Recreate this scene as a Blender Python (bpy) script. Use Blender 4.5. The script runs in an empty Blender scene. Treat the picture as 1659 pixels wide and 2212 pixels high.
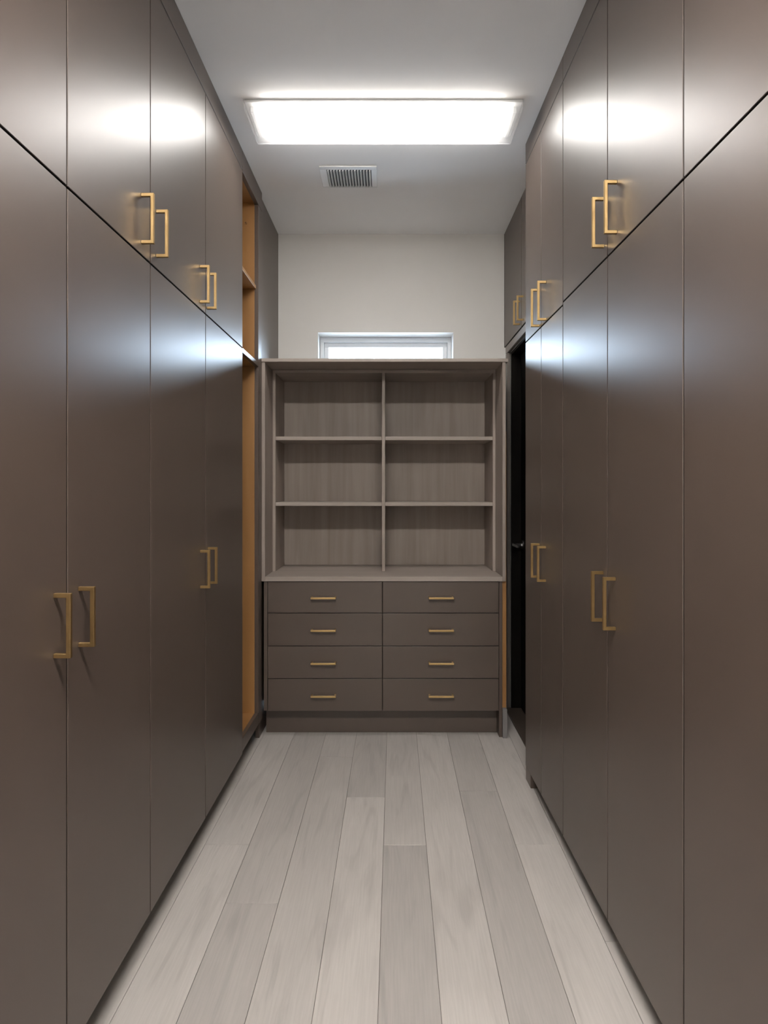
import bpy, bmesh, math, random
from mathutils import Vector

# ------------------------------------------------------------------ camera
F = 1400.0                       # focal length in pixels of the 1659x2212 frame
VPX, VPY = 838.0, 1056.0         # vanishing point of the +Y direction
CAM_Z = 1.257
CEIL = 2.75
scene = bpy.context.scene
cam_d = bpy.data.cameras.new('camera')
cam = bpy.data.objects.new('camera', cam_d)
scene.collection.objects.link(cam)
cam.location = (0, 0, CAM_Z)
cam.rotation_euler = (math.pi / 2, 0, 0)
cam_d.sensor_fit = 'VERTICAL'
cam_d.sensor_height = 36.0
cam_d.lens = F / 2212 * 36.0
cam_d.shift_x = (829.5 - VPX) / 2212
cam_d.shift_y = (VPY - 1106.0) / 2212
cam_d.clip_start = 0.05
scene.camera = cam

# ------------------------------------------------------------------ light
LAMP_FAR = 13.5; LAMP_NEAR = 110.0
SKY = 27.0
world = bpy.data.worlds.new('overcast_sky')
scene.world = world
world.use_nodes = True
bg = world.node_tree.nodes['Background']
bg.inputs['Color'].default_value = (0.64, 0.81, 1.0, 1)
bg.inputs['Strength'].default_value = SKY
pl = bpy.data.lights.new('window_daylight', 'AREA')       # sampling portal in the window opening
pl.shape = 'RECTANGLE'; pl.size = 0.78; pl.size_y = 0.235
pl.cycles.is_portal = True
po = bpy.data.objects.new('window_daylight', pl)
po.location = (-0.0135, 4.02, 2.057)
po.rotation_euler = (-math.pi / 2, 0, 0)
scene.collection.objects.link(po)

vs = scene.view_settings
vs.view_transform = 'Standard'; vs.look = 'None'; vs.gamma = 1.0
vs.use_curve_mapping = False
vs.exposure = 0.56

# ------------------------------------------------------------------ materials
def new_mat(name):
    m = bpy.data.materials.new(name); m.use_nodes = True
    nt = m.node_tree
    return m, nt, nt.nodes['Principled BSDF']

def plain(name, col, rough=0.5, metal=0.0, spec=0.5, noise=0.0, nscale=8.0, bump=0.0, bscale=200.0):
    m, nt, b = new_mat(name)
    b.inputs['Base Color'].default_value = (*col, 1)
    b.inputs['Roughness'].default_value = rough
    b.inputs['Metallic'].default_value = metal
    b.inputs['Specular IOR Level'].default_value = spec
    tc = nt.nodes.new('ShaderNodeTexCoord')
    if noise:
        n = nt.nodes.new('ShaderNodeTexNoise'); n.inputs['Scale'].default_value = nscale
        n.inputs['Detail'].default_value = 4
        r = nt.nodes.new('ShaderNodeMapRange')
        r.inputs[1].default_value = 0.3; r.inputs[2].default_value = 0.7
        r.inputs[3].default_value = 1 - noise; r.inputs[4].default_value = 1 + noise
        mx = nt.nodes.new('ShaderNodeVectorMath'); mx.operation = 'SCALE'
        mx.inputs[0].default_value = col
        nt.links.new(tc.outputs['Object'], n.inputs['Vector'])
        nt.links.new(n.outputs['Fac'], r.inputs[0])
        nt.links.new(r.outputs[0], mx.inputs['Scale'])
        nt.links.new(mx.outputs[0], b.inputs['Base Color'])
    if bump:
        n = nt.nodes.new('ShaderNodeTexNoise'); n.inputs['Scale'].default_value = bscale
        bp = nt.nodes.new('ShaderNodeBump'); bp.inputs['Strength'].default_value = bump
        bp.inputs['Distance'].default_value = 0.001
        nt.links.new(tc.outputs['Object'], n.inputs['Vector'])
        nt.links.new(n.outputs['Fac'], bp.inputs['Height'])
        nt.links.new(bp.outputs[0], b.inputs['Normal'])
    return m

def wood(name, dark, light, grain, stretch=14.0, scale=3.0, rough=0.45, objcol=False, contrast=1.0):
    """streaky wood: grain = axis index the fibres run along"""
    m, nt, b = new_mat(name)
    N = nt.nodes.new; L = nt.links.new
    tc = N('ShaderNodeTexCoord'); oi = N('ShaderNodeObjectInfo')
    off = N('ShaderNodeVectorMath'); off.operation = 'SCALE'
    off.inputs[0].default_value = (37.0, 53.0, 71.0)
    L(oi.outputs['Random'], off.inputs['Scale'])
    add = N('ShaderNodeVectorMath'); add.operation = 'ADD'
    L(tc.outputs['Object'], add.inputs[0]); L(off.outputs[0], add.inputs[1])
    def streak(sc, st, detail, dist):
        mp = N('ShaderNodeMapping')
        s = [sc * st] * 3; s[grain] = sc
        mp.inputs['Scale'].default_value = s
        L(add.outputs[0], mp.inputs['Vector'])
        n = N('ShaderNodeTexNoise'); n.inputs['Scale'].default_value = 1.0
        n.inputs['Detail'].default_value = detail
        n.inputs['Distortion'].default_value = dist
        L(mp.outputs[0], n.inputs['Vector'])
        return n
    n1 = streak(scale, stretch, 6, 0.4)
    n2 = streak(scale * 0.45, 5.0, 3, 1.2)
    mx = N('ShaderNodeMath'); mx.operation = 'MULTIPLY_ADD'
    L(n1.outputs['Fac'], mx.inputs[0]); mx.inputs[1].default_value = 0.45
    m2 = N('ShaderNodeMath'); m2.operation = 'MULTIPLY'; m2.inputs[1].default_value = 0.55
    L(n2.outputs['Fac'], m2.inputs[0]); L(m2.outputs[0], mx.inputs[2])
    cr = N('ShaderNodeValToRGB')
    cr.color_ramp.elements[0].position = 0.5 - 0.17 / contrast
    cr.color_ramp.elements[1].position = 0.5 + 0.15 / contrast
    cr.color_ramp.elements[0].color = (*dark, 1); cr.color_ramp.elements[1].color = (*light, 1)
    L(mx.outputs[0], cr.inputs[0])
    out = cr.outputs[0]
    if objcol:
        ml = N('ShaderNodeVectorMath'); ml.operation = 'MULTIPLY'
        L(out, ml.inputs[0]); L(oi.outputs['Color'], ml.inputs[1])
        out = ml.outputs[0]
    L(out, b.inputs['Base Color'])
    b.inputs['Roughness'].default_value = rough
    bp = N('ShaderNodeBump'); bp.inputs['Strength'].default_value = 0.12
    bp.inputs['Distance'].default_value = 0.002
    L(n1.outputs['Fac'], bp.inputs['Height']); L(bp.outputs[0], b.inputs['Normal'])
    return m

M = {}
TAUPE = (0.091, 0.0665, 0.0535)
M['taupe'] = plain('taupe_satin_laminate', TAUPE, 0.365, spec=0.5, noise=0.03, nscale=3.0)
M['taupe'].node_tree.nodes['Principled BSDF'].inputs['IOR'].default_value = 1.6
M['edge'] = plain('painted_gap_shade', (0.018, 0.014, 0.011), 0.5, noise=0.05)  # near-black edge colour stands in for the shade inside door gaps
M['carcass'] = plain('dark_taupe_board', (0.045, 0.034, 0.027), 0.6, noise=0.05)
M['toe'] = plain('toe_kick_board', (0.075, 0.057, 0.045), 0.5, noise=0.05)
M['gold'] = plain('brushed_gold', (0.56, 0.385, 0.175), 0.36, metal=1.0, noise=0.04, nscale=60)
M['wall'] = plain('white_wall_paint', (0.78, 0.765, 0.735), 0.85, noise=0.015, nscale=3, bump=0.06, bscale=160)
M['ceil'] = plain('white_ceiling_paint', (0.88, 0.872, 0.86), 0.9, noise=0.015, nscale=3, bump=0.06, bscale=160)
M['plast'] = plain('white_enamel', (0.78, 0.78, 0.77), 0.35, noise=0.01)
M['frame'] = plain('white_vinyl', (0.75, 0.76, 0.77), 0.35, noise=0.01)
M['vent_dark'] = plain('duct_grey', (0.045, 0.045, 0.045), 0.7, noise=0.1)
M['darkdoor'] = wood('espresso_wood', (0.004, 0.003, 0.0025), (0.010, 0.008, 0.006), 2, rough=0.7)
M['darkdoor'].node_tree.nodes['Principled BSDF'].inputs['Specular IOR Level'].default_value = 0.12
M['casing'] = plain('taupe_casing', (0.19, 0.165, 0.145), 0.4, noise=0.03)
M['chrome'] = plain('brushed_nickel', (0.62, 0.62, 0.63), 0.25, metal=1.0, noise=0.02)
M['grey'] = plain('grey_plinth', (0.20, 0.19, 0.185), 0.55, noise=0.04)
M['slab'] = plain('subfloor', (0.16, 0.14, 0.12), 0.8, noise=0.05)
def floor_mat():
    m, nt, b = new_mat('pale_greige_oak')
    N = nt.nodes.new; L = nt.links.new
    tc = N('ShaderNodeTexCoord'); oi = N('ShaderNodeObjectInfo')
    off = N('ShaderNodeVectorMath'); off.operation = 'SCALE'
    off.inputs[0].default_value = (37.0, 53.0, 71.0)
    L(oi.outputs['Random'], off.inputs['Scale'])
    add = N('ShaderNodeVectorMath'); add.operation = 'ADD'
    L(tc.outputs['Object'], add.inputs[0]); L(off.outputs[0], add.inputs[1])
    def noise(sx, sy, detail, dist):
        mp = N('ShaderNodeMapping'); mp.inputs['Scale'].default_value = (sx, sy, 1)
        L(add.outputs[0], mp.inputs['Vector'])
        n = N('ShaderNodeTexNoise'); n.inputs['Scale'].default_value = 1.0
        n.inputs['Detail'].default_value = detail; n.inputs['Distortion'].default_value = dist
        L(mp.outputs[0], n.inputs['Vector'])
        return n.outputs['Fac']
    def ramp(src, a, c, lo, hi):
        r = N('ShaderNodeMapRange'); r.interpolation_type = 'SMOOTHSTEP'
        r.inputs[1].default_value = a; r.inputs[2].default_value = c
        r.inputs[3].default_value = lo; r.inputs[4].default_value = hi
        L(src, r.inputs[0]); return r.outputs[0]
    def mul(a, c):
        k = N('ShaderNodeMath'); k.operation = 'MULTIPLY'; L(a, k.inputs[0]); L(c, k.inputs[1]); return k.outputs[0]
    fine = noise(190, 7, 3, 0.3)
    f = ramp(fine, 0.3, 0.7, 0.955, 1.035)                # pores along the fibres
    f = mul(f, ramp(noise(14, 1.5, 4, 1.6), 0.50, 0.70, 1.0, 0.87))   # long darker cathedral patches
    f = mul(f, ramp(noise(5, 2.2, 2, 0.5), 0.35, 0.65, 0.965, 1.03))  # cloudy tone
    f = mul(f, ramp(noise(26, 6.5, 2, 0.6), 0.72, 0.80, 1.0, 0.84))    # small knots
    sc = N('ShaderNodeVectorMath'); sc.operation = 'SCALE'
    sc.inputs[0].default_value = (0.50, 0.466, 0.439)
    L(f, sc.inputs['Scale'])
    ml = N('ShaderNodeVectorMath'); ml.operation = 'MULTIPLY'
    L(sc.outputs[0], ml.inputs[0]); L(oi.outputs['Color'], ml.inputs[1])
    L(ml.outputs[0], b.inputs['Base Color'])
    b.inputs['Roughness'].default_value = 0.45
    bp = N('ShaderNodeBump'); bp.inputs['Strength'].default_value = 0.15
    bp.inputs['Distance'].default_value = 0.001
    L(fine, bp.inputs['Height']); L(bp.outputs[0], b.inputs['Normal'])
    return m
M['floor'] = floor_mat()
M['ash_v'] = wood('greige_ash_vertical', (0.26, 0.212, 0.180), (0.37, 0.313, 0.272), 2, stretch=22, scale=1.6, rough=0.5)
M['ash_h'] = wood('greige_ash_horizontal', (0.31, 0.26, 0.225), (0.39, 0.335, 0.295), 0, stretch=22, scale=1.6, rough=0.5)
M['maple'] = wood('amber_maple_ply', (0.28, 0.135, 0.042), (0.38, 0.195, 0.068), 2, stretch=10, scale=1.3, rough=0.45)

# lamp emitters
for key, strength in (('lamp_far', LAMP_FAR), ('lamp_near', LAMP_NEAR)):
    m, nt, b = new_mat('fluorescent_' + key)
    b.inputs['Base Color'].default_value = (0.9, 0.9, 0.9, 1)
    b.inputs['Emission Color'].default_value = (1.0, 0.965, 0.925, 1)
    b.inputs['Emission Strength'].default_value = strength
    M[key] = m
# acrylic lens
m, nt, b = new_mat('clear_ribbed_acrylic')
nt.nodes.remove(b)
o_ = nt.nodes['Material Output']
tr = nt.nodes.new('ShaderNodeBsdfTransparent'); tl = nt.nodes.new('ShaderNodeBsdfTranslucent')
df = nt.nodes.new('ShaderNodeBsdfDiffuse')
tl.inputs[0].default_value = (0.9, 0.9, 0.9, 1); df.inputs[0].default_value = (0.8, 0.8, 0.8, 1)
a1 = nt.nodes.new('ShaderNodeMixShader'); a1.inputs[0].default_value = 0.6
nt.links.new(tl.outputs[0], a1.inputs[1]); nt.links.new(df.outputs[0], a1.inputs[2])
a2 = nt.nodes.new('ShaderNodeMixShader'); a2.inputs[0].default_value = 0.24
nt.links.new(tr.outputs[0], a2.inputs[1]); nt.links.new(a1.outputs[0], a2.inputs[2])
nt.links.new(a2.outputs[0], o_.inputs[0])
M['lens'] = m
# window glass
m, nt, b = new_mat('window_glass')
nt.nodes.remove(b)
o_ = nt.nodes['Material Output']
tr = nt.nodes.new('ShaderNodeBsdfTransparent'); gl = nt.nodes.new('ShaderNodeBsdfGlossy')
gl.inputs['Roughness'].default_value = 0.02
fr = nt.nodes.new('ShaderNodeFresnel'); fr.inputs[0].default_value = 1.45
a1 = nt.nodes.new('ShaderNodeMixShader')
nt.links.new(fr.outputs[0], a1.inputs[0]); nt.links.new(tr.outputs[0], a1.inputs[1]); nt.links.new(gl.outputs[0], a1.inputs[2])
nt.links.new(a1.outputs[0], o_.inputs[0])
M['glass'] = m

# ------------------------------------------------------------------ helpers
COL = scene.collection
def box(bm, x0, x1, y0, y1, z0, z1, bev=0.0):
    r = bmesh.ops.create_cube(bm, size=1.0)
    for v in r['verts']:
        v.co = Vector(((x0 + x1) / 2 + v.co.x * (x1 - x0), (y0 + y1) / 2 + v.co.y * (y1 - y0),
                       (z0 + z1) / 2 + v.co.z * (z1 - z0)))
    if bev:
        es = {e for v in r['verts'] for e in v.link_edges}
        bmesh.ops.bevel(bm, geom=list(es), offset=bev, segments=1, affect='EDGES')
def obj(name, bm, mat, parent=None, loc=(0, 0, 0), rotz=0.0):
    me = bpy.data.meshes.new(name)
    bmesh.ops.recalc_face_normals(bm, faces=bm.faces)
    bm.to_mesh(me); bm.free()
    me.materials.append(M[mat])
    o = bpy.data.objects.new(name, me)
    COL.objects.link(o)
    o.parent = parent; o.location = loc; o.rotation_euler = (0, 0, rotz)
    return o
def boxobj(name, mat, b, parent=None, bev=0.001):
    """one board whose own origin sits at its centre; b = x0,x1,y0,y1,z0,z1 in the parent's space"""
    x0, x1, y0, y1, z0, z1 = b
    cx, cy, cz = (x0 + x1) / 2, (y0 + y1) / 2, (z0 + z1) / 2
    bm = bmesh.new()
    box(bm, x0 - cx, x1 - cx, y0 - cy, y1 - cy, z0 - cz, z1 - cz, bev)
    return obj(name, bm, mat, parent, (cx, cy, cz))
def multi(name, mat, boxes, parent=None, bev=0.0):
    bm = bmesh.new()
    for b in boxes: box(bm, *b, bev)
    return obj(name, bm, mat, parent)
def thing(name, label, cat, loc, rotz=0.0, group=None):
    o = bpy.data.objects.new(name, None); COL.objects.link(o)
    o.empty_display_size = 0.1
    o.location = loc; o.rotation_euler = (0, 0, rotz)
    o['label'] = label; o['category'] = cat
    if group: o['group'] = group
    return o
def struct(o, label=None, cat=None):
    o['kind'] = 'structure'
    if label: o['label'] = label
    if cat: o['category'] = cat
    return o

def shade_edges(o, axis):
    """paint the shade of the gaps onto the narrow sides of a door or drawer; axis = index of the door's thickness"""
    o.data.materials.append(M['edge'])
    for p in o.data.polygons:
        if max(abs(c) for c in p.normal) > 0.95 and abs(p.normal[axis]) < 0.5: p.material_index = 1
_hm = {}
def handle_mesh(axis, sgn, L, W=0.009, S=0.034):
    """U-shaped square bar pull. axis 'z': upright on a side run, sticking out along sgn*x.
    axis 'x': lying on a drawer, sticking out along -y"""
    key = (axis, sgn, L)
    if key in _hm: return _hm[key]
    h = L / 2
    prof = [(0, -h), (S, -h), (S, h), (0, h), (0, h - W), (S - W, h - W), (S - W, -h + W), (0, -h + W)]
    bm = bmesh.new()
    lay = []
    for t in (-W / 2, W / 2):
        row = []
        for a, c in prof:
            p = (sgn * a, t, c) if axis == 'z' else (c, -a, t)
            row.append(bm.verts.new(p))
        lay.append(row)
    n = len(prof)
    for i in range(n):
        j = (i + 1) % n
        bm.faces.new((lay[0][i], lay[0][j], lay[1][j], lay[1][i]))
    for row in lay:
        bm.faces.new((row[0], row[1], row[6], row[7]))
        bm.faces.new((row[1], row[2], row[5], row[6]))
        bm.faces.new((row[2], row[3], row[4], row[5]))
    bmesh.ops.recalc_face_normals(bm, faces=bm.faces)
    sharp = [e for e in bm.edges if len(e.link_faces) == 2 and e.calc_face_angle(0) > 0.5]
    bmesh.ops.bevel(bm, geom=sharp, offset=0.0009, segments=1, affect='EDGES')
    me = bpy.data.meshes.new('handle'); bm.to_mesh(me); bm.free()
    me.materials.append(M['gold'])
    _hm[key] = me
    return me
def handle(parent, axis, sgn, L, loc):
    o = bpy.data.objects.new('handle', handle_mesh(axis, sgn, L)); COL.objects.link(o)
    o.parent = parent; o.location = loc
    return o

# ------------------------------------------------------------------ the setting
BACK = 3.80; NEAR = -1.35; XL = -1.34; XR = 1.30
bm = bmesh.new(); box(bm, XL, XR, NEAR, BACK, -0.10, -0.004)
floor = struct(obj('floor', bm, 'slab'), 'pale greige oak plank floor between the cabinets', 'floor')
bm = bmesh.new(); box(bm, XL - .1, XR + .1, NEAR - .1, BACK + .2, CEIL, CEIL + .1)
struct(obj('ceiling', bm, 'ceil'), 'smooth white painted ceiling', 'ceiling')
WX0, WX1, WZ0, WZ1 = -0.410, 0.383, 1.935, 2.174
wb = multi('wall_back', 'wall', [(XL, WX0, BACK, BACK + .2, 0, CEIL), (WX1, XR, BACK, BACK + .2, 0, CEIL),
                                 (WX0, WX1, BACK, BACK + .2, WZ1, CEIL), (WX0, WX1, BACK, BACK + .2, 0, WZ0)])
struct(wb, 'white painted end wall with the slot window', 'wall')
struct(multi('wall_front', 'wall', [(XL, XR, NEAR - .1, NEAR, 0, CEIL)]), 'white wall at the entrance end of the closet', 'wall')
struct(multi('wall_left', 'wall', [(XL - .1, XL, NEAR, BACK + .2, 0, CEIL)]), 'white wall behind the open wood-lined compartment', 'wall')
struct(multi('wall_right', 'wall', [(XR, XR + .1, NEAR, BACK + .2, 0, CEIL)]), 'white wall behind the narrow-doored wardrobe', 'wall')

# floor planks, laid slightly askew to the cabinets
SEAMS = [-0.969, -0.8116, -0.6546, -0.498, -0.337, -0.180, -0.024, 0.127, 0.285, 0.4426, 0.600, 0.757]
JOINT = [2.60, 2.838, 2.291, 1.966, 3.040, 2.642, 2.287, 1.49, 2.695, 2.290, 1.8]
TONE = {2: (1.0, 1.04), 3: (0.90, 0.87), 4: (0.95, 0.97), 5: (0.91, 1.08), 6: (1.0, 0.85), 7: (1.07, 1.06),
        8: (0.92, 0.88), 9: (1.04, 1.09)}
SK = 0.0105; PL = 1.83
rnd = random.Random(5)
for k in range(len(SEAMS) - 1):
    a, c = SEAMS[k], SEAMS[k + 1]
    j = JOINT[k]
    cuts = [j + PL * i for i in range(-5, 4)]
    cuts = [NEAR] + [t for t in cuts if NEAR + .05 < t < BACK - .02] + [BACK]
    for y0, y1 in zip(cuts[:-1], cuts[1:]):
        w = c - a - 0.0012; l = y1 - y0 - 0.0012
        bm = bmesh.new(); box(bm, -w / 2, w / 2, -l / 2, l / 2, -0.004, 0.0, 0.0007)
        ym = (y0 + y1) / 2
        p = obj('plank', bm, 'floor', floor, ((a + c) / 2 + SK * (ym - 1.522), ym, 0), -math.atan(SK))
        far = y0 >= j - 0.01
        t = TONE.get(k, (1, 1))[0 if far else 1]
        if y1 < 1.3: t = rnd.uniform(0.9, 1.06)
        p.color = (t, t * 0.998, t * 0.995, 1)

# window
win = struct(thing('window_1', 'narrow white framed slot window above the bookcase', 'window', (0, BACK + .1, WZ0)))
def ring(name, mat, x0, x1, z0, z1, wx, wz, y0, y1, parent, zoff=-WZ0, yoff=-(BACK + .1)):
    y0 += yoff; y1 += yoff; z0 += zoff; z1 += zoff
    return multi(name, mat, [(x0, x1, y0, y1, z1 - wz, z1), (x0, x1, y0, y1, z0, z0 + wz),
                             (x0, x0 + wx, y0, y1, z0 + wz, z1 - wz), (x1 - wx, x1, y0, y1, z0 + wz, z1 - wz)], parent, 0.0012)
ring('frame', 'frame', WX0 + .001, WX1 - .001, WZ0 + .001, WZ1 - .001, .023, .032, 3.912, 3.985, win)
sash = ring('sash', 'frame', WX0 + .025, WX1 - .025, WZ0 + .034, WZ1 - .034, .026, .026, 3.926, 3.97, win)
boxobj('pane', 'glass', (WX0 + .05, WX1 - .05, 3.945 - 3.9, 3.951 - 3.9, .059, WZ1 - WZ0 - .059), win, 0)

# doorway recess on the right: return wall, casing, dark door, threshold
RX = 0.680
DY0, DY1, DZ = 2.875, 3.695, 2.035
struct(multi('wall_recess', 'wall', [(RX + .02, RX + .14, 2.815, DY0, 0, 2.078), (RX + .02, RX + .14, DY1, BACK - .002, 0, 2.078),
                                     (RX + .02, RX + .14, DY0, DY1, DZ, 2.078)]), 'short wall around the dark doorway', 'wall')
trim = thing('trim_1', 'taupe casing framing the dark doorway', 'door casing', (RX, DY1, 0)); trim['kind'] = 'structure'
for n, b in (('casing_board', (0, .019, DY0 - .055, DY1 + .05, DZ, 2.076)),
             ('casing_board', (0, .019, DY1, DY1 + .05, 0, DZ - .001)),
             ('casing_board', (0, .019, DY0 - .055, DY0, 0, DZ - .001)),
             ('door_stop', (.02, .10, DY0 + .001, DY1 - .001, DZ - .014, DZ - .001)),
             ('door_stop', (.02, .10, DY1 - .014, DY1 - .001, 0.012, DZ - .015)),
             ('door_stop', (.02, .10, DY0 + .001, DY0 + .014, 0.012, DZ - .015))):
    boxobj(n, 'darkdoor' if n == 'door_stop' else 'casing', (b[0], b[1], b[2] - DY1, b[3] - DY1, b[4], b[5]), trim, 0.002)
door = struct(thing('door_1', 'dark espresso wooden door with a metal lever', 'door', (RX + .075, DY1, 0)))
boxobj('leaf', 'darkdoor', (0, .04, DY0 - DY1 + .017, -.017, .014, DZ - .018), door, 0.002)
bm = bmesh.new()
bmesh.ops.create_cone(bm, cap_ends=True, segments=24, radius1=.026, radius2=.026, depth=.008)
bmesh.ops.rotate(bm, verts=bm.verts, matrix=__import__('mathutils').Matrix.Rotation(math.pi / 2, 3, 'Y'))
bmesh.ops.translate(bm, verts=bm.verts, vec=(-.004, 0, 0))
s = len(bm.verts)
box(bm, -.052, -.006, -.008, .008, -.008, .008, .003)
box(bm, -.060, -.046, -.125, .010, -.008, .008, .003)
obj('lever', bm, 'chrome', door, (0, -.075, .945))
struct(boxobj('trim_2', 'toe', (RX - .012, RX + .13, DY0 + .002, DY1 - .002, 0.0, .012), None, .003),
       'low threshold strip under the dark door', 'threshold')

# ------------------------------------------------------------------ tall wardrobes
GAP = 0.0046; DT = 0.018
def wardrobe(label, s, face, ys, gz, bot, uppers, lowers, group=None, top=2.66, endpanel=False, depth=0.56):
    """s = -1: against the left wall, +1 right wall. face(y) -> x of the front; ys = door edges along y"""
    y0, y1 = ys[0], ys[-1]
    slope = (face(3) - face(1)) / 2
    t = thing('wardrobe', label, 'wardrobe', (face(y0), y0, 0), -math.atan(slope), group)
    e = 0.0005
    W = y1 - y0
    def bx(name, mat, a, c, ya, yb, za, zb, par=t, bev=0.001):
        xa, xb = sorted((s * a, s * c))
        return boxobj(name, mat, (xa, xb, ya, yb, za, zb), par, bev)
    bx('carcass', 'carcass', DT + .003, depth, e, W - e, bot + .002, CEIL - .004, bev=0)
    bx('toe_kick', 'toe', .062, .08, e, W - e, 0.0005, bot + .001)
    bx('top_filler', 'taupe', 0, DT, e * 2, W - e * 2, top + GAP / 2, CEIL - .002)
    if endpanel:
        bx('end_foot', 'taupe', 0.002, .061, W - .088, W - e, 0.0005, bot - .003)
    for kind, za, zb, hs in (('upper_door', gz + GAP / 2, top - GAP / 2, uppers), ('lower_door', bot, gz - GAP / 2, lowers)):
        for i in range(len(ys) - 1):
            ya = ys[i] - y0 + GAP / 2; yb = ys[i + 1] - y0 - GAP / 2
            d = bx(kind, 'taupe', 0, DT, ya, yb, za, zb, bev=0.0012)
            shade_edges(d, 0)
            for (yh, zc, L) in hs.get(i, ()):
                handle(d, 'z', -s, L, (-s * DT / 2, yh - y0 - (ya + yb) / 2, zc - (za + zb) / 2))
    return t
fl = lambda y: -0.675 + 0.0123 * y
fr_ = lambda y: 0.6293 - 0.0121 * y
LY = [0.88, 1.3306, 1.782, 2.298, 2.853]
RY = [0.893, 1.345, 1.794, 2.231, 2.532, 2.806]
HO = 0.05
wardrobe('tall taupe wardrobe second in line from the open wood-lined compartment', -1, fl, LY[0:3], 1.877, .090,
         {1: [(1.782 - .062, 1.974, .134)]},
         {0: [(1.3306 - HO, .987, .128)], 1: [(1.3306 + HO, .985, .128)]})
wardrobe('tall taupe wardrobe joining the open wood-lined compartment', -1, fl, LY[2:5], 1.877, .090,
         {0: [(1.782 + .045, 1.976, .134), (2.298 - .065, 1.962, .130)], 1: [(2.298 + .02, 1.964, .130)]},
         {0: [(2.298 - .06, .980, .132)], 1: [(2.298 + .03, .982, .132)]})
wardrobe('tall taupe wardrobe third in line from the dark doorway', 1, fr_, [0.445, 0.893, 1.345], 1.900, .062, {}, {})
wardrobe('tall taupe wardrobe with wide doors, second in line from the dark doorway', 1, fr_, RY[1:4], 1.900, .062,
         {0: [(1.794 - .07, 2.006, .142)], 1: [(1.794 + .03, 2.006, .142)]},
         {0: [(1.794 - .06, .950, .142)], 1: [(1.794 + .035, .954, .142)]})
wardrobe('tall taupe wardrobe with narrow doors beside the dark doorway', 1, fr_, RY[3:6], 1.890, .062,
         {0: [(2.532 - .075, 1.970, .150)], 1: [(2.532 + .03, 1.972, .150)]},
         {0: [(2.532 - .07, .972, .136)], 1: [(2.532 + .03, .974, .136)]}, endpanel=True)

# open wood-lined compartment with the corner filler panel
OY0, OY1, FY = 2.853, 3.268, 3.797
t = thing('open_closet', 'tall open closet compartment lined with amber wood', 'closet', (fl(OY0), OY0, 0), -math.atan(.0123))
W = OY1 - OY0; D = 0.56; SY = 3.185 - OY0
bo = 0.155
for n, mt, b in (
    ('side_panel', 'maple', (-D, -.020, .001, .018, .0985, CEIL - .004)),
    ('side_panel', 'maple', (-D, -.020, SY, SY + .018, .0985, CEIL - .004)),
    ('back_panel', 'maple', (-D, -D + .012, .0185, SY - .0005, .0985, CEIL - .004)),
    ('bottom_panel', 'maple', (-D + .0125, -.020, .0185, SY - .0005, bo - .018, bo)),
    ('top_panel', 'maple', (-D + .0125, -.020, .0185, SY - .0005, 2.660, 2.678)),
    ('shelf', 'maple', (-D + .0125, -.012, .0190, SY - .001, 2.238, 2.256)),
    ('fixed_shelf', 'maple', (-D + .0125, -.0205, .0190, SY - .001, 1.858, 1.880)),
    ('shelf_edge', 'taupe', (-.020, -.001, .001, SY - .001, 1.858, 1.880)),
    ('stile', 'taupe', (-.020, -.001, SY, W - .007, .098, 2.6535)),
    ('bottom_rail', 'taupe', (-.020, -.001, .001, SY - .001, .098, bo + .001)),
    ('header', 'taupe', (-.020, -.000, .001, W - .001, 2.654, CEIL - .002)),
    ('toe_kick', 'toe', (-.080, -.062, .001, W - .001, 0.0005, .0975)),
    ('filler_panel', 'taupe', (-.034, -.014, W + .0005, FY - OY0, 0.0005, CEIL - .002)),
): boxobj(n, mt, b, t, 0.001)
bm = bmesh.new()
bmesh.ops.create_cone(bm, cap_ends=True, segments=10, radius1=.004, radius2=.003, depth=.016)
bmesh.ops.rotate(bm, verts=bm.verts, matrix=__import__('mathutils').Matrix.Rotation(math.pi / 2, 3, 'X'))
obj('shelf_pin', bm, 'chrome', t, (-.06, SY - .008, 2.560))

# overhead cabinet above the doorway
OH0, OH1 = 2.812, 3.795
t = thing('overhead_cabinet', 'taupe overhead cabinet with two doors above the dark doorway', 'cabinet', (RX, OH0, 2.082))
W = OH1 - OH0; hz = CEIL - 2.082
boxobj('carcass', 'carcass', (DT + .003, .58, .001, W - .001, .001, hz - .004), t, 0)
mid = 3.300 - OH0
for i, (a, c) in enumerate(((0.001, mid - GAP / 2), (mid + GAP / 2, W - .001))):
    d = boxobj('door', 'taupe', (0, DT, a, c, .002, hz - .004), t, .001)
    shade_edges(d, 0)
    yh = (mid - .045) if i == 0 else (mid + .045)
    handle(d, 'z', -1, .126, (-DT / 2, yh - (a + c) / 2, 2.165 - 2.082 - (.002 + hz - .004) / 2))

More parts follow.
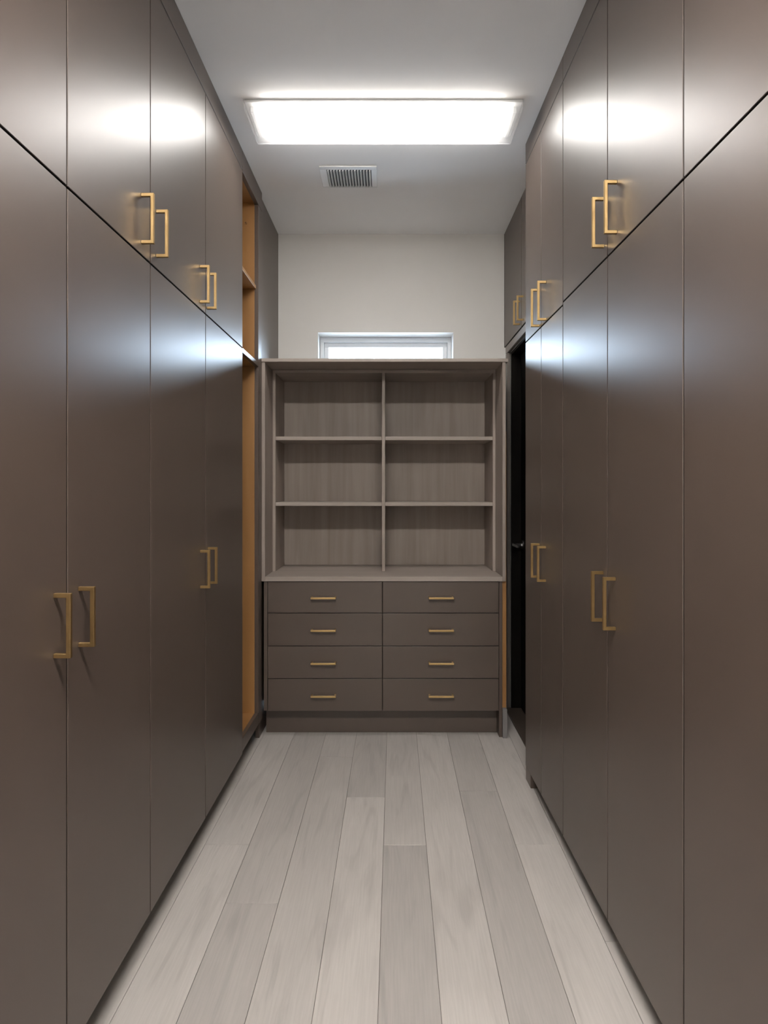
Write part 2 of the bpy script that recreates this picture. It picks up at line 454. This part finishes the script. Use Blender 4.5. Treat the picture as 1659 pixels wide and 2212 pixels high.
# ------------------------------------------------------------------ drawer cabinet and bookcase on the end wall
CY = 3.268
t = thing('drawer_cabinet', 'taupe base cabinet with eight gold-handled drawers below the bookcase', 'cabinet', (-0.024, CY, 0))
cx = -0.024
def cb(name, mat, x0, x1, y0, y1, z0, z1, bev=.001, par=None):
    return boxobj(name, mat, (x0 - cx, x1 - cx, y0 - CY, y1 - CY, z0, z1), par or t, bev)
cb('carcass', 'carcass', -.609, .562, CY + .028, 3.79, .135, .788, 0)
cb('side_stile', 'taupe', -.628, -.6095, CY + .012, 3.79, .134, .789)
cb('side_stile', 'taupe', .5625, .579, CY + .012, 3.79, .0005, .789)
cb('toe_kick', 'taupe', -.628, .562, CY + .077, CY + .095, 0.0005, .1335)
zs = [.134, .298, .463, .629, .789]
for (x0, x1, hx) in ((-.6085, -.0278, -.324), (-.0278, .5615, .2675)):
    for i in range(4):
        z0, z1 = zs[i] + .0015, zs[i + 1] - .0015
        d = cb('drawer', 'taupe', x0 + .0018, x1 - .0018, CY + .006, CY + .026, z0, z1)
        shade_edges(d, 1)
        handle(d, 'x', -1, .126, (hx - (x0 + x1) / 2, -.010, (zs[i] + zs[i + 1]) / 2 - (z0 + z1) / 2))
cb('filler_strip', 'maple', .5795, .601, CY + .022, CY + .04, .146, .7885)
cb('upper_filler_strip', 'maple', .596, .601, CY + .022, CY + .04, .79, 1.55)
cb('plinth_block', 'grey', .5795, .601, CY - .004, CY + .04, 0.0005, .1455)

t = thing('bookcase', 'greige wood bookcase with six open compartments on the drawer cabinet', 'bookcase', (cx, CY, .7895))
Z0 = .7895
def bb(name, mat, x0, x1, y0, y1, z0, z1, bev=.0012):
    return boxobj(name, mat, (x0 - cx, x1 - cx, y0 - CY, y1 - CY, z0 - Z0, z1 - Z0), t, bev)
IY = 3.478; BY = 3.775
bb('side_panel', 'ash_v', -.637, -.620, CY, 3.795, Z0 + .0005, 1.8965)
bb('side_panel', 'ash_v', .578, .5945, CY, 3.795, Z0 + .0005, 1.8965)
bb('inner_side_panel', 'ash_v', -.6195, -.603, IY, BY - .0005, .8145, 1.8795)
bb('inner_side_panel', 'ash_v', .5625, .5775, IY, BY - .0005, .8145, 1.8795)
bb('top_panel', 'ash_h', -.6405, .606, CY - .004, 3.795, 1.897, 1.914)
bb('inner_top_panel', 'ash_h', -.6195, .5775, IY, BY - .0005, 1.880, 1.8965)
bb('bottom_panel', 'ash_h', -.6195, .5775, CY, 3.795, Z0 + .0005, .8140)
bb('back_panel', 'ash_v', -.6195, .5775, BY, 3.795, .8145, 1.8965)
bb('divider', 'ash_v', -.0325, -.0155, IY, BY - .0005, .8145, 1.8795)
for z in (1.165, 1.518):
    bb('shelf', 'ash_h', -.6025, -.033, IY + .001, BY - .0005, z, z + .020)
    bb('shelf', 'ash_h', -.015, .562, IY + .001, BY - .0005, z, z + .020)

# ------------------------------------------------------------------ ceiling light
def ceiling_light(LX0, LX1, LY0, LY1, lamp, label):
    t = thing('ceiling_light', label, 'ceiling light', ((LX0 + LX1) / 2, (LY0 + LY1) / 2, CEIL))
    hw, hd = (LX1 - LX0) / 2, (LY1 - LY0) / 2
    boxobj('ballast_tray', 'plast', (-hw + .080, hw - .084, -hd + .05, hd - .07, -.0243, -.0122), t, .002)
    boxobj('housing', 'plast', (-hw + .004, hw - .004, -hd + .004, hd - .004, -.012, -.0005), t, .002)
    bm = bmesh.new()            # lens: open-topped shell with slightly sloping sides
    top = [(-hw, -hd), (hw, -hd), (hw, hd), (-hw, hd)]
    k = .006
    lo = [(-hw + k, -hd + k), (hw - k, -hd + k), (hw - k, hd - k), (-hw + k, hd - k)]
    vt = [bm.verts.new((x, y, -.001)) for x, y in top]
    vb = [bm.verts.new((x, y, -.050)) for x, y in lo]
    for i in range(4):
        j = (i + 1) % 4
        bm.faces.new((vt[i], vt[j], vb[j], vb[i]))
    bm.faces.new(vb)
    bmesh.ops.bevel(bm, geom=[e for e in bm.edges if all(v in vb for v in e.verts)], offset=.006, segments=2, affect='EDGES')
    obj('lens', bm, 'lens', t)
    boxobj('lamp_panel', lamp, (-hw + .062, hw - .066, -hd + .018, hd - .044, -.034, -.0245), t, .003)
    for sx in (-1, 1):
        boxobj('lamp_holder', 'plast', (sx * (hw - .030) - .008, sx * (hw - .030) + .008, -hd + .03, hd - .04, -.036, -.0125), t, .002)
ceiling_light(-.555, .521, 2.479, 2.728, 'lamp_far', 'long fluorescent ceiling light with clear lens beside the air register')
ceiling_light(-.555, .521, 0.18, 0.429, 'lamp_near', 'long fluorescent ceiling light between the wardrobes farther from the air register')

# ceiling vent
VX0, VX1, VY0, VY1 = -.319, -.053, 2.992, 3.200
t = thing('ceiling_vent', 'small white air register with dark slots in the ceiling', 'vent', ((VX0 + VX1) / 2, (VY0 + VY1) / 2, CEIL))
hw, hd = (VX1 - VX0) / 2, (VY1 - VY0) / 2
gx0, gx1, gy0, gy1 = -.287 - (VX0 + VX1) / 2, -.078 - (VX0 + VX1) / 2, -hd + .028, hd - .010
multi('frame', 'plast', [(-hw, hw, -hd, gy0, -.007, -.0005), (-hw, hw, gy1, hd, -.007, -.0005),
                         (-hw, gx0, gy0, gy1, -.007, -.0005), (gx1, hw, gy0, gy1, -.007, -.0005)], t, .001)
boxobj('duct_backing', 'vent_dark', (gx0 + .0005, gx1 - .0005, gy0 + .0005, gy1 - .0005, -.0015, -.0005), t, 0)
NS = 15
sm = bmesh.new(); box(sm, -.0019, .0019, -(gy1 - gy0) / 2 + .001, (gy1 - gy0) / 2 - .001, -.005, .005, .0003)
sl = obj('slat', sm, 'plast', t)
for i in range(NS):
    o = sl if i == 0 else sl.copy()
    if i: COL.objects.link(o); o.parent = t
    o.location = (gx0 + (gx1 - gx0) * (i + .5) / NS, (gy0 + gy1) / 2, -.0075)
    o.rotation_euler = (0, math.radians(28), 0)
